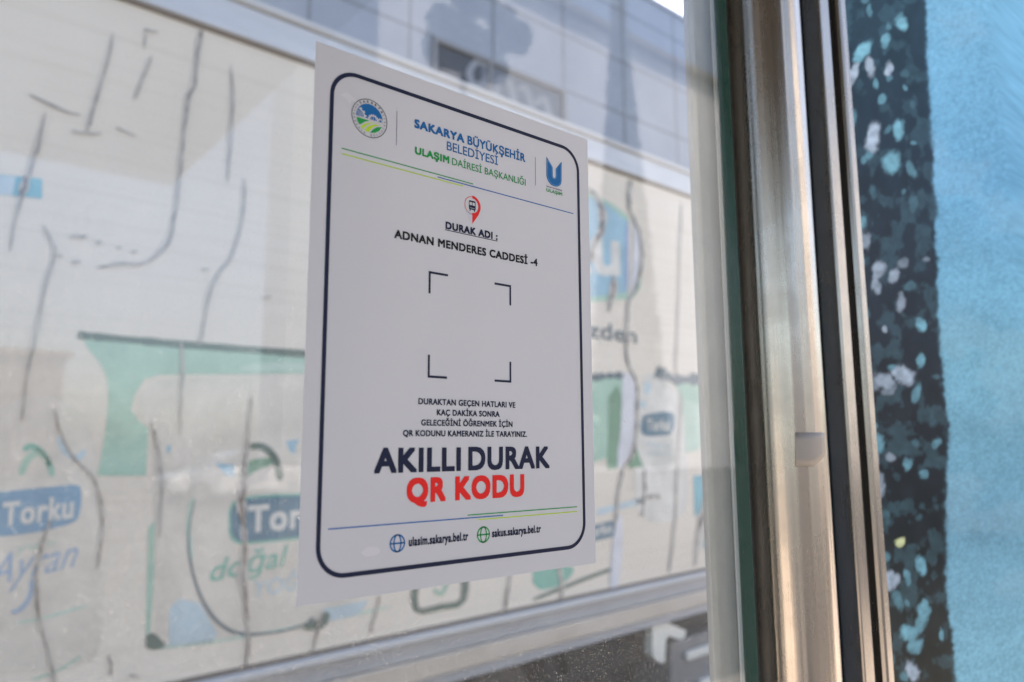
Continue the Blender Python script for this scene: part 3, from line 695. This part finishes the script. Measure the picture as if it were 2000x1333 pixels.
art('pot_body', [spline([(-30, 820), (60, 770), (140, 790), (180, 850), (188, 960), (196, 1100), (180, 1290), (-30, 1310)], 4)], 'body', 0)
# left pot
bdg = spline([(-40, 965), (30, 958), (110, 950), (150, 948), (158, 960), (156, 1000), (140, 1022), (70, 1040), (0, 1048), (-40, 1046)], 4)
art('badge', [bdg], 'badge2', 1)
def adtext(txt, a, b, cap, key, lay, bold=.02, sh=0, name='advert_lettering', ref='H'):
    A, B = TP.at(*a), TP.at(*b); c = TP.at(a[0], a[1]-cap)[1]-A[1]
    return lettering(name, [(txt, A, B, c, bold, sh, ref)], I[key], ad, -.0010-.0005*lay)
adtext('Torku', (2, 1030), (142, 1012), 48, 'letter', 3, .03)
adtext('Ayran', (-28, 1148), (142, 1108), 62, 'rose', 2, .0, .28)
art('script_tail', [stroke([(62, 1130), (58, 1165), (40, 1190), (22, 1196)], 9)], 'rose', 2)
adtext('yeni', (30, 1082), (106, 1066), 20, 'mint2', 2, 0, .2)
art('leaf_arc', [stroke([(40, 930), (52, 900), (75, 884), (95, 905), (102, 932)], 14)], 'mint', 1)
art('leaf_arc', [stroke([(45, 880), (62, 872), (84, 886), (98, 912)], 12)], 'tgreen', 1)
art('leaf_arc', [stroke([(115, 852), (125, 880), (150, 895), (165, 880)], 12)], 'pale', 1)
art('pot_line', [stroke([(28, 1218), (90, 1206), (172, 1182)], 6)], 'mint2', 1)
art('pot_line', [stroke([(60, 1328), (110, 1312), (160, 1280)], 5)], 'mint', 1)
# middle pot
art('pot_edge', [[(290, 1030), (302, 1018), (300, 1130), (292, 1250), (284, 1262)]], 'mint', 1)
art('pot_foot', [spline([(284, 1244), (296, 1236), (312, 1248), (322, 1262), (300, 1270), (285, 1264)], 4)], 'dgreen', 2)
art('pot_line', [stroke([(290, 1268), (400, 1256), (500, 1240), (620, 1216), (760, 1186)], 6)], 'mint2', 1)
art('pot_shade', [[(330, 1190), (350, 1170), (390, 1178), (425, 1240), (410, 1256), (330, 1262)]], 'pale', 1)
art('label_line', [stroke([(380, 975, .4), (368, 1040, .6), (372, 1100, .8), (392, 1165, 1), (425, 1215, 1.3), (470, 1238, 1.2), (530, 1236, .8), (590, 1222, .8), (612, 1206, 1.4)], 6)], 'navy', 3)
art('label_line', [stroke([(376, 972), (368, 1030), (374, 1096)], 10)], 'mint2', 2)
bd2 = spline([(446, 1000), (458, 978), (500, 968), (580, 964), (680, 960), (690, 1040), (600, 1052), (520, 1060), (462, 1062), (446, 1040)], 4)
art('badge', [bd2], 'tgreen', 1)
bd3 = spline([(451, 1002), (462, 982), (502, 973), (580, 969), (676, 966), (684, 1036), (600, 1047), (520, 1055), (465, 1056), (451, 1036)], 4)
art('badge', [bd3], 'badge', 2)
adtext('Torku', (482, 1042), (648, 1026), 54, 'letter', 3, .03)
adtext('doğal', (406, 1138), (552, 1106), 44, 'tgreen', 2, .01, .25)
adtext('YOĞURT', (490, 1168), (660, 1140), 32, 'pale', 2, .012, .15)
art('leaf_arc', [stroke([(470, 936, .6), (486, 915, 1.2), (510, 905, 1), (532, 902, .7)], 20)], 'green', 1)
art('leaf_arc', [stroke([(482, 874), (508, 872), (528, 884), (540, 906), (547, 940)], 14)], 'dgreen', 2)
art('leaf_arc', [[(420, 905), (458, 908), (456, 932), (440, 928)], [(558, 862), (585, 858), (576, 876), (578, 888), (566, 884)], [(324, 872), (334, 870), (332, 884), (326, 884)]], 'big', 1)
# right part: large logo, words, field, bottles
art('large_badge', [[(1000, 370), (1100, 372), (1160, 380), (1195, 398), (1228, 424), (1226, 585), (1180, 588), (1000, 600)]], 'mint', 1)
art('large_badge', [[(1000, 378), (1110, 380), (1160, 388), (1192, 405), (1223, 432), (1221, 572), (1180, 578), (1000, 592)]], 'big', 2)
art('badge_edge', [stroke([(1224, 430), (1224, 500), (1222, 572)], 6)], 'lilac', 3)
art('badge_edge', [stroke([(1250, 520), (1248, 555), (1238, 575), (1226, 588)], 5)], 'tgreen', 3)
adtext('ku', (1095, 532), (1211, 540), 105, 'letter', 3, .03, 0, 'advert_lettering', 'k')
adtext('Bizden', (1108, 654), (1243, 672), 34, 'navy', 3, .012)
art('field', [[(1000, 748), (1218, 735), (1216, 800), (1205, 890), (1150, 905), (1000, 900)], [(1318, 742), (1400, 742), (1400, 835), (1362, 880), (1338, 885), (1334, 810)]], 'mint', 1)
art('field', [[(1000, 760), (1150, 800), (1165, 890), (1000, 900)], [(1330, 780), (1400, 800), (1400, 835), (1362, 880), (1340, 880)]], 'mint2', 2)
art('tree_line', [stroke([(1080, 740), (1158, 738), (1180, 735), (1216, 734)], 12, 8, .5, False), stroke([(1280, 726), (1300, 734), (1318, 742), (1345, 742), (1400, 738)], 22, 8, .5, False)], 'navy', 3)
art('bush', [[(1188, 775), (1205, 752), (1214, 780), (1208, 915), (1185, 918), (1188, 820)], [(1240, 870), (1256, 912), (1226, 915)]], 'green', 3)
art('bottle', [spline([(1262, 730), (1285, 732), (1310, 752), (1330, 790), (1336, 850), (1338, 1000), (1250, 1010), (1240, 880), (1248, 800), (1254, 745), (1262, 730)], 4)], 'letter', 2)
art('badge', [spline([(1256, 812), (1285, 806), (1315, 808), (1312, 845), (1285, 852), (1256, 850), (1250, 832), (1256, 812)], 4)], 'badge', 4)
adtext('Torku', (1263, 842), (1307, 842), 24, 'letter', 5, .03)
art('label_dot', [[(1260, 745), (1272, 752), (1268, 770), (1256, 768)], [(1248, 782), (1262, 786), (1258, 798), (1246, 796)]], 'pale', 3)
adtext('süzme', (1264, 872), (1306, 878), 12, 'pale', 4, .01)
adtext('yoğurt', (1264, 888), (1306, 892), 10, 'pale', 4, .01)
art('badge', [spline([(1110, 1035), (1160, 1026), (1200, 1018), (1204, 1044), (1160, 1058), (1110, 1068), (1110, 1035)], 4)], 'badge', 2)
adtext('Torku', (1140, 1054), (1194, 1040), 20, 'letter', 3, .03)
art('pot_band', [[(1165, 995), (1255, 972), (1252, 985), (1165, 1008)]], 'pale', 2)
art('blue_panel', [[(1354, 930), (1380, 928), (1368, 1000), (1356, 1010)], [(1372, 1070), (1378, 1020), (1390, 1000), (1390, 1080)]], 'teal', 2)
art('pot_line', [stroke([(1040, 1172), (1100, 1148), (1150, 1128), (1205, 1108)], 7)], 'dgreen', 3)
art('leaf_patch', [spline([(1040, 1112), (1080, 1104), (1120, 1110), (1100, 1140), (1060, 1152), (1042, 1140), (1040, 1112)], 4)], 'tgreen', 2)
art('leaf_patch', [[(630, 1190), (720, 1172), (700, 1200), (640, 1215)]], 'pale', 2)
sqo = [(808, 1130), (908, 1110), (906, 1178), (814, 1196)]
art('printed_frame', [stroke([(812, 1120), (812, 1190), (860, 1186), (904, 1172), (906, 1100)], 13, 3, .15, False)], 'dgreen', 3)
art('label_dot', [stroke([(846, 1150), (862, 1160), (876, 1130)], 8)], 'mint', 3)
art('label_line', [stroke([(590, 1225, 1), (625, 1218, 1.4), (640, 1196, 1)], 14)], 'dgreen', 4)
# cracks and tears in the vinyl
def cracks(name, lst, key, lay=8):
    for w, ps in lst:
        q = [tuple(p) for p in spline([p if len(p) == 3 else (*p, 1) for p in ps], 4)]
        q = [(a+random.gauss(0, 1.1), b_+random.gauss(0, .6), c*random.uniform(.2, 1.35)) for a, b_, c in q]
        flat('crack_stain' if key != 'tear' else 'bare_patch', [TP.pts(stroke(ps, w*(.9 if key != 'tear' else 1), 5, .3 if key != 'tear' else .08))], I['halo' if key != 'tear' else 'tear'], truck, -.0010-.0005*(lay-1))
        if key != 'tear': flat(name, [TP.pts(stroke(q, w*.44, 2, .4))], I[key], truck, -.0010-.0005*lay)
cracks('crack', [(9, [(393, 60, 1.3), (386, 105, 1.1), (378, 170, 1), (368, 190, 1.2), (360, 250, 1), (352, 330, .9), (342, 410, .9), (330, 470, .9), (302, 502, .8), (272, 518, .7), (240, 516, .8), (190, 524, .6)]),
                 (8, [(220, 66, .5), (206, 130, .9), (190, 185, 1), (176, 235, 1), (168, 258, 1.2)]), (5, [(138, 258), (168, 262), (198, 262)]),
                 (7, [(450, 130, .6), (454, 190, 1), (450, 270, 1), (444, 358, .6)]),
                 (11, [(88, 222, .6), (74, 285, .9), (58, 335, 1.1), (44, 378, .9), (30, 425, .6), (18, 492, .4)]),
                 (6, [(55, 185, .5), (85, 200, 1), (130, 220, .7), (158, 226, .3)]), (4, [(225, 250), (265, 267)]),
                 (6, [(280, 60), (308, 64)])], 'crack', 9)
cracks('crack', [(6, [(476, 350), (476, 400), (467, 450), (450, 505), (428, 533), (408, 578), (396, 640), (388, 674)]), (5, [(284, 64), (280, 98)]),
                 (6, [(296, 110), (276, 160), (262, 196)]), (7, [(84, 440), (103, 478), (106, 500), (86, 570), (70, 650), (52, 740), (42, 822)]),
                 (8, [(135, 464), (170, 463)]), (7, [(185, 476), (198, 474)]), (6, [(226, 486), (236, 484)]), (6, [(254, 494), (266, 492)]), (7, [(104, 500), (122, 502)]),
                 (7, [(138, 514), (158, 512)]), (5, [(392, 528), (408, 527)]), (5, [(510, 584), (530, 580)]),
                 (7, [(352, 665, .7), (356, 712, 1.3), (353, 765, .8), (350, 850, .5)]), (5, [(1330, 400), (1326, 520), (1322, 640), (1318, 735)]), (6, [(1330, 760), (1322, 900), (1318, 1010), (1306, 1120)])], 'crack2', 9)
cracks('crack', [(7, [(104, 800, .5), (120, 852, 1), (148, 900, 1), (180, 932, .9), (196, 982, 1), (200, 1030, 1), (188, 1112, .6)]),
                 (9, [(100, 1015, .6), (86, 1050, .8), (72, 1110, 1), (74, 1200, 1), (92, 1268, 1), (106, 1340, 1)]),
                 (9, [(296, 825, .8), (308, 880, 1), (315, 950, 1), (309, 1052, .6)]),
                 (10, [(490, 775, .5), (484, 850, .8), (478, 905, 1.2), (474, 950, 1.4), (470, 985, 2), (476, 1040, 1), (478, 1080, 1.2), (474, 1120, 2.1), (480, 1190, 1), (484, 1250, 1), (478, 1324, .7)]),
                 (6, [(740, 1165), (732, 1200), (722, 1236)]), (8, [(996, 1120), (990, 1160), (985, 1192)]), (9, [(1090, 1105), (1096, 1140), (1094, 1170)]),
                 (6, [(628, 1192), (618, 1235), (608, 1275)]), (6, [(210, 1280), (216, 1300), (214, 1318)]), (6, [(250, 1318), (270, 1322)])], 'rust', 9)
cracks('crack', [(10, [(1230, 352, 1), (1228, 390, 1.1), (1228, 412, .9)]), (7, [(1228, 410), (1246, 450), (1253, 490, 1.2), (1250, 530), (1240, 565), (1226, 590), (1223, 650), (1222, 690), (1228, 716), (1240, 745), (1243, 780, 1.4), (1240, 850), (1234, 890), (1214, 920), (1205, 980), (1200, 1030)]),
                 (13, [(1140, 366, .6), (1164, 384, .8), (1176, 420, 1.2), (1172, 455, 1.1), (1158, 480, 1.5), (1154, 515, .8)]), (15, [(1198, 540, .5), (1197, 565, 1), (1192, 588, .8), (1188, 612, .2)]),
                 (9, [(50, 345, .8), (48, 362, 2.3), (40, 384, 1)]), (7, [(1256, 915), (1258, 965), (1252, 1010)]), (10, [(1262, 972), (1280, 968), (1286, 974)]),
                 (12, [(1384, 930, .7), (1376, 985, 1), (1364, 1040, 1), (1356, 1105, .5)]), (8, [(1162, 380), (1150, 372)])], 'dark', 10)
cracks('tear', [(26, [(1222, 728, .6), (1228, 770, 1.1), (1226, 830, 1.1), (1218, 880, .9), (1208, 915, .4)]), (20, [(1210, 1005, .5), (1206, 1050, .9), (1202, 1100, 1), (1196, 1160, .8)]),
                (8, [(474, 1018, .6), (472, 1040, 1), (474, 1058, .6)]), (14, [(1236, 420, .4), (1242, 460, .8), (1240, 520, .9), (1232, 570, .4)])], 'tear', 7)

# ------------------------------------------------------------------ building beyond the truck
BP = Plane(Matrix.Translation((0, 11.0, 0)))
bx0, bx1 = -30, 60
btop = BP.at(1300, 22)[1]
M['facade'] = noisy(mat('grey_facade_panel', (.27, .31, .38), .6), (.25, .29, .36), (.31, .35, .42), (1, 1, 1), 5, .3, .7, 0, None, .6)
M['joint'] = mat('dark_panel_joint', (.17, .19, .225), .8)
M['wglass'] = mat('dark_window_glass', (.03, .035, .045), .08, 0, .6)
M['wframe'] = mat('window_frame_metal', (.22, .23, .25), .5)
bld = tag(empty('panel_building', (0, 11.0, 0)), 'grey panel clad building with a signed window rising behind the truck', 'building')
MB().box(bx0, bx1, 0, 14, 0, btop, .02).build('wall', M['facade'], bld)
MB().box(bx0, bx1, -.06, .3, btop+.002, btop+.12, .02).build('parapet', M['facade'], bld)
j = MB()
jz = BP.at(900, 93)[1]; jx = [BP.at(u, 120)[0] for u in (600, 790, 955, 1100)]
dz_ = BP.at(1200, 93)[1]-BP.at(1200, 190)[1]
z = jz
while z > .5: j.box(bx0, bx1, -.006, -.001, z-.02, z+.02); z -= 1.35
z = jz+1.35
while z < btop-.3: j.box(bx0, bx1, -.006, -.001, z-.02, z+.02); z += 1.35
sp = (jx[3]-jx[0])/3
k = -10
while k < 20:
    x = jx[0]+sp*k; j.box(x-.018, x+.018, -.012, -.0065, 0, btop); k += 1
j.build('panel_joint', M['joint'], bld)
wA = BP.at(850, 88); wB = BP.at(1096, 180)
wz1 = (wA[1]+wB[1])/2; wz0 = wz1-1.9; wx0, wx1 = wA[0], wB[0]
win = MB().box(wx0, wx1, -.02, -.0125, wz0, wz1).build('window', M['wglass'], bld)
fr_ = MB()
fr_.box(wx0-.08, wx1+.08, -.08, -.0205, wz1, wz1+.09).box(wx0-.08, wx1+.08, -.08, -.0205, wz0-.09, wz0).box(wx0-.08, wx0, -.08, -.0205, wz0, wz1).box(wx1, wx1+.08, -.08, -.0205, wz0, wz1)
mx_ = BP.at(955, 140)[0]; fr_.box(mx_-.04, mx_+.04, -.07, -.0205, wz0, wz1)
fr_.build('window_frame', M['wframe'], win)
M['sign'] = mat('white_sign_film', (.23, .255, .30), .5); M['wfilm'] = mat('blue_window_film', (.11, .135, .18), .4)
def bq_(ps): return [BP.at(*p) for p in ps]
flat('window_film', [bq_([(940, 122), (1096, 180), (1096, 320), (935, 260)])], M['wfilm'], win, -.0215)
sg = []
for st in ([(952, 128), (930, 122), (916, 142), (924, 166), (944, 164), (956, 146)], [(968, 206), (972, 160), (990, 158), (1000, 182), (1004, 216)], [(1006, 186), (1022, 172), (1034, 196), (1040, 232)], [(1044, 206), (1060, 194), (1070, 218), (1078, 250)]):
    sg.append(bq_(stroke(st, 13, 5, .1, False)))
sgo = flat('window_lettering', sg, M['sign'], win, -.024)

# ------------------------------------------------------------------ what the pane mirrors: a parked car, trees, houses across the road
def paint(name, col): return mat(name, col, .2, 0, .5, 1)
M['carwhite'] = paint('white_car_paint', (.86, .86, .86))
M['carwhite'].node_tree.nodes['Principled BSDF'].inputs['Coat Roughness'].default_value = .06
M['carglass'] = mat('car_glass', (.02, .022, .026), .05, 0, .8)
def make_car(loc, rot, paintm):
    car = empty('parked_car', loc); car.rotation_euler.z = rot
    prof = [(-2.15, .42), (-2.22, .62), (-2.12, .86), (-1.65, .98), (-1.05, 1.02), (.95, 1.00), (1.55, .92), (2.05, .80), (2.22, .62), (2.18, .40), (1.75, .26), (-1.75, .26)]
    b_ = bmesh.new()
    secs = ((-.86, .90), (-.80, 1), (0, 1.02), (.80, 1), (.86, .90))
    rings = [[b_.verts.new((x*(1 if abs(y) < .82 else .985), y, .55+(z-.55)*k)) for x, z in prof] for y, k in secs]
    nn_ = len(prof)
    for a, c in zip(rings, rings[1:]):
        for i in range(nn_): b_.faces.new((a[i], a[(i+1) % nn_], c[(i+1) % nn_], c[i]))
    b_.faces.new(rings[0][::-1]); b_.faces.new(rings[-1])
    bmesh.ops.recalc_face_normals(b_, faces=b_.faces); me_ = bpy.data.meshes.new('body'); b_.to_mesh(me_); b_.free()
    body = link('body', me_, paintm, car); sb = body.modifiers.new('s', 'SUBSURF'); sb.levels = sb.render_levels = 2
    me_.polygons.foreach_set('use_smooth', [True]*len(me_.polygons))
    cp = [(-1.75, .96), (-1.15, 1.36), (-.5, 1.46), (.2, 1.43), (.62, 1.26), (1.12, .97)]
    for nm, m, ins, wd_ in (('cabin_glass', M['carglass'], 0, .70), ('roof', paintm, 1, .62)):
        b_ = bmesh.new()
        if not ins:
            A = [b_.verts.new((x, -.78+(z-.96)*.32, z)) for x, z in cp]; B = [b_.verts.new((x, .78-(z-.96)*.32, z)) for x, z in cp]
        else:
            q_ = [(-1.2, 1.345), (-.5, 1.47), (.2, 1.445), (.66, 1.26)]; q_ = q_+[(x, z-.03) for x, z in q_[::-1]]
            A = [b_.verts.new((x, -.79+(z-.96)*.30, z)) for x, z in q_]; B = [b_.verts.new((x, .79-(z-.96)*.30, z)) for x, z in q_]
        k_ = len(A)
        for i in range(k_): b_.faces.new((A[i], A[(i+1) % k_], B[(i+1) % k_], B[i]))
        b_.faces.new(A[::-1]); b_.faces.new(B)
        bmesh.ops.recalc_face_normals(b_, faces=b_.faces); me_ = bpy.data.meshes.new(nm); b_.to_mesh(me_); b_.free(); link(nm, me_, m, car)
    for s_ in (-1, 1):
        for (x0, z0, x1, z1) in ((1.12, .97, .66, 1.26), (-.25, .98, -.3, 1.42), (-1.75, .97, -1.2, 1.35)):
            pl = MB().prism([(x0-.05, z0), (x0+.05, z0), (x1+.05, z1), (x1-.05, z1)], lambda p, k, s_=s_: (p[0], s_*(.79-(p[1]-.96)*.31+.012*k), p[1]))
            pl.build('window_pillar', paintm, car)
        for x in (-1.35, 1.38):
            w_ = MB().cyl((x, s_*.66, .32), (x, s_*.885, .32), .32, None, 32).build('wheel', M['tyre'], car)
            MB().cyl((x, s_*.886, .32), (x, s_*.90, .32), .21, .19, 24).build('rim', M['rim'], w_)
        MB().box(1.98, 2.19, s_*.62-.16, s_*.62+.16, .62, .74, .03).build('headlight', M['carglass'], car)
    return car
# mirrored in the pane: image at (x, y) comes from a thing at (x, -y)
def mirror_at(u, v, yv):
    d = ray(u, v); t_ = (yv-CAM.y)/d.y; p = CAM+d*t_
    return Vector((p.x, -p.y, p.z))
pc_ = mirror_at(470, 930, 21)
tag(make_car((pc_.x, pc_.y, -.155), math.pi, M['carwhite']), 'white saloon car parked across the road, mirrored in the glass', 'car')
M['leaf'] = noisy(mat('dark_leaf', (.05, .08, .035), .6), (.035, .06, .025), (.075, .11, .045), (1, 1, 1), 3, .3, .7, 0, None, 8)
M['bark'] = noisy(mat('bark', (.12, .09, .065), .9), (.09, .07, .05), (.16, .12, .09), (4, 4, 1), 5, .3, .7, .3, None, 5)
def leaves(name, fn, nl, size, parent):
    V, F = [], []
    for _ in range(nl):
        p = Vector(fn()); a = Vector((random.gauss(0, 1), random.gauss(0, 1), random.gauss(0, 1))).normalized(); b_ = a.orthogonal().normalized()
        s_ = size*random.uniform(.6, 1.4); o = len(V)
        V += [p+a*s_, p+b_*s_*.5, p-a*s_, p-b_*s_*.5]; F.append((o, o+1, o+2, o+3))
    return mesh(name, V, F, M['leaf'], parent)
ap = mirror_at(1207, -25, 15); cz_ = ap.z
cyp = tag(empty('cypress_tree', (ap.x, ap.y, 0)), 'tall narrow dark cypress, mirrored in the glass above the truck', 'tree')
MB().cyl((0, 0, 0), (0, 0, cz_*.8), .16, .04, 12).build('trunk', M['bark'], cyp)
def cyf():
    z_ = .8+(cz_-.8)*random.random()**1.1; k = 1-(z_/cz_); r_ = (.12+1.25*k)*math.sqrt(random.random()); a = random.uniform(0, 6.283)
    return (r_*math.cos(a), r_*math.sin(a), z_)
leaves('crown', cyf, 9000, .16, cyp)
tp = mirror_at(905, 90, 15)
tre = tag(empty('street_tree', (tp.x, tp.y, 0)), 'broad leafy street tree, mirrored in the glass beside the window', 'tree')
MB().cyl((0, 0, -.02), (0, 0, tp.z-.5), .18, .08, 12).build('trunk', M['bark'], tre)
cl_ = [(random.gauss(0, .8), random.gauss(0, .6), tp.z+random.gauss(-.1, .75), random.uniform(.25, .6)) for _ in range(16)]
def trf():
    c = random.choice(cl_); d = Vector((random.gauss(0, 1), random.gauss(0, 1), random.gauss(0, .9))).normalized()*c[3]*random.random()**.4
    return (c[0]+d.x, c[1]+d.y, c[2]+d.z)
leaves('crown', trf, 6000, .13, tre)
M['plaster'] = noisy(mat('brown_plaster', (.16, .13, .11), .9), (.13, .105, .09), (.19, .155, .13), (1, 1, 1), 5, .3, .7, 0, None, .5)
for k, (x0, x1, h_, lab) in enumerate(((-34, -9, 7.5, 'long brown house across the road behind the camera'), (-8.5, 6, 5.6, 'lower brown house beside the long one across the road behind the camera'))):
    hb = tag(empty('brown_house', ((x0+x1)/2, -40, 0)), lab, 'house')
    c_ = (x0+x1)/2
    MB().box(x0-c_, x1-c_, -8, 0, 0, h_, .02).build('wall', M['plaster'], hb)
    MB().box(x0-c_-.3, x1-c_+.3, -8.3, .3, h_+.002, h_+.3, .02).build('roof', M['bark'], hb)
    xx = x0+1.5
    while xx < x1-2:
        for zz in (.9, 3.6):
            if zz+1.5 < h_:
                w_ = MB().box(xx-c_, xx-c_+1.3, .003, .05, zz, zz+1.5).build('window', M['wglass'], hb)
                MB().box(xx-c_-.06, xx-c_+1.36, .003, .09, zz-.1, zz-.003).build('sill', M['kerbstone'], w_)
        xx += 3

M['veilwall'] = noisy(mat('pale_veil_block', (.6, .6, .6), .9), (.54, .55, .57), (.64, .64, .65), (1, 1, 1), 5, .3, .7, 0, None, .3)
ab = tag(empty('veil_block', (40, -27, 0)), 'unseen tall pale block added across the road for a bright veil in the glass', 'building')
MB().box(-25, 30, -12, 0, 0, 25, .02).build('wall', M['veilwall'], ab)  # block added so its reflection lays a bright veil over the pane
MB().box(-25.4, 30.4, -12.4, .5, 25.005, 25.4, .02).build('roof', M['bark'], ab)  # roof of the added veil block
for fl in range(7):
    for c_ in range(6):
        x_ = 3+c_*4.4
        w_ = MB().box(x_, x_+1.6, .003, .05, 1.4+fl*3.3, 3.0+fl*3.3).build('window', M['wglass'], ab)  # windows of the added veil block
        MB().box(x_-.1, x_+1.7, .003, .14, 1.28+fl*3.3, 1.395+fl*3.3).build('sill', M['kerbstone'], w_)
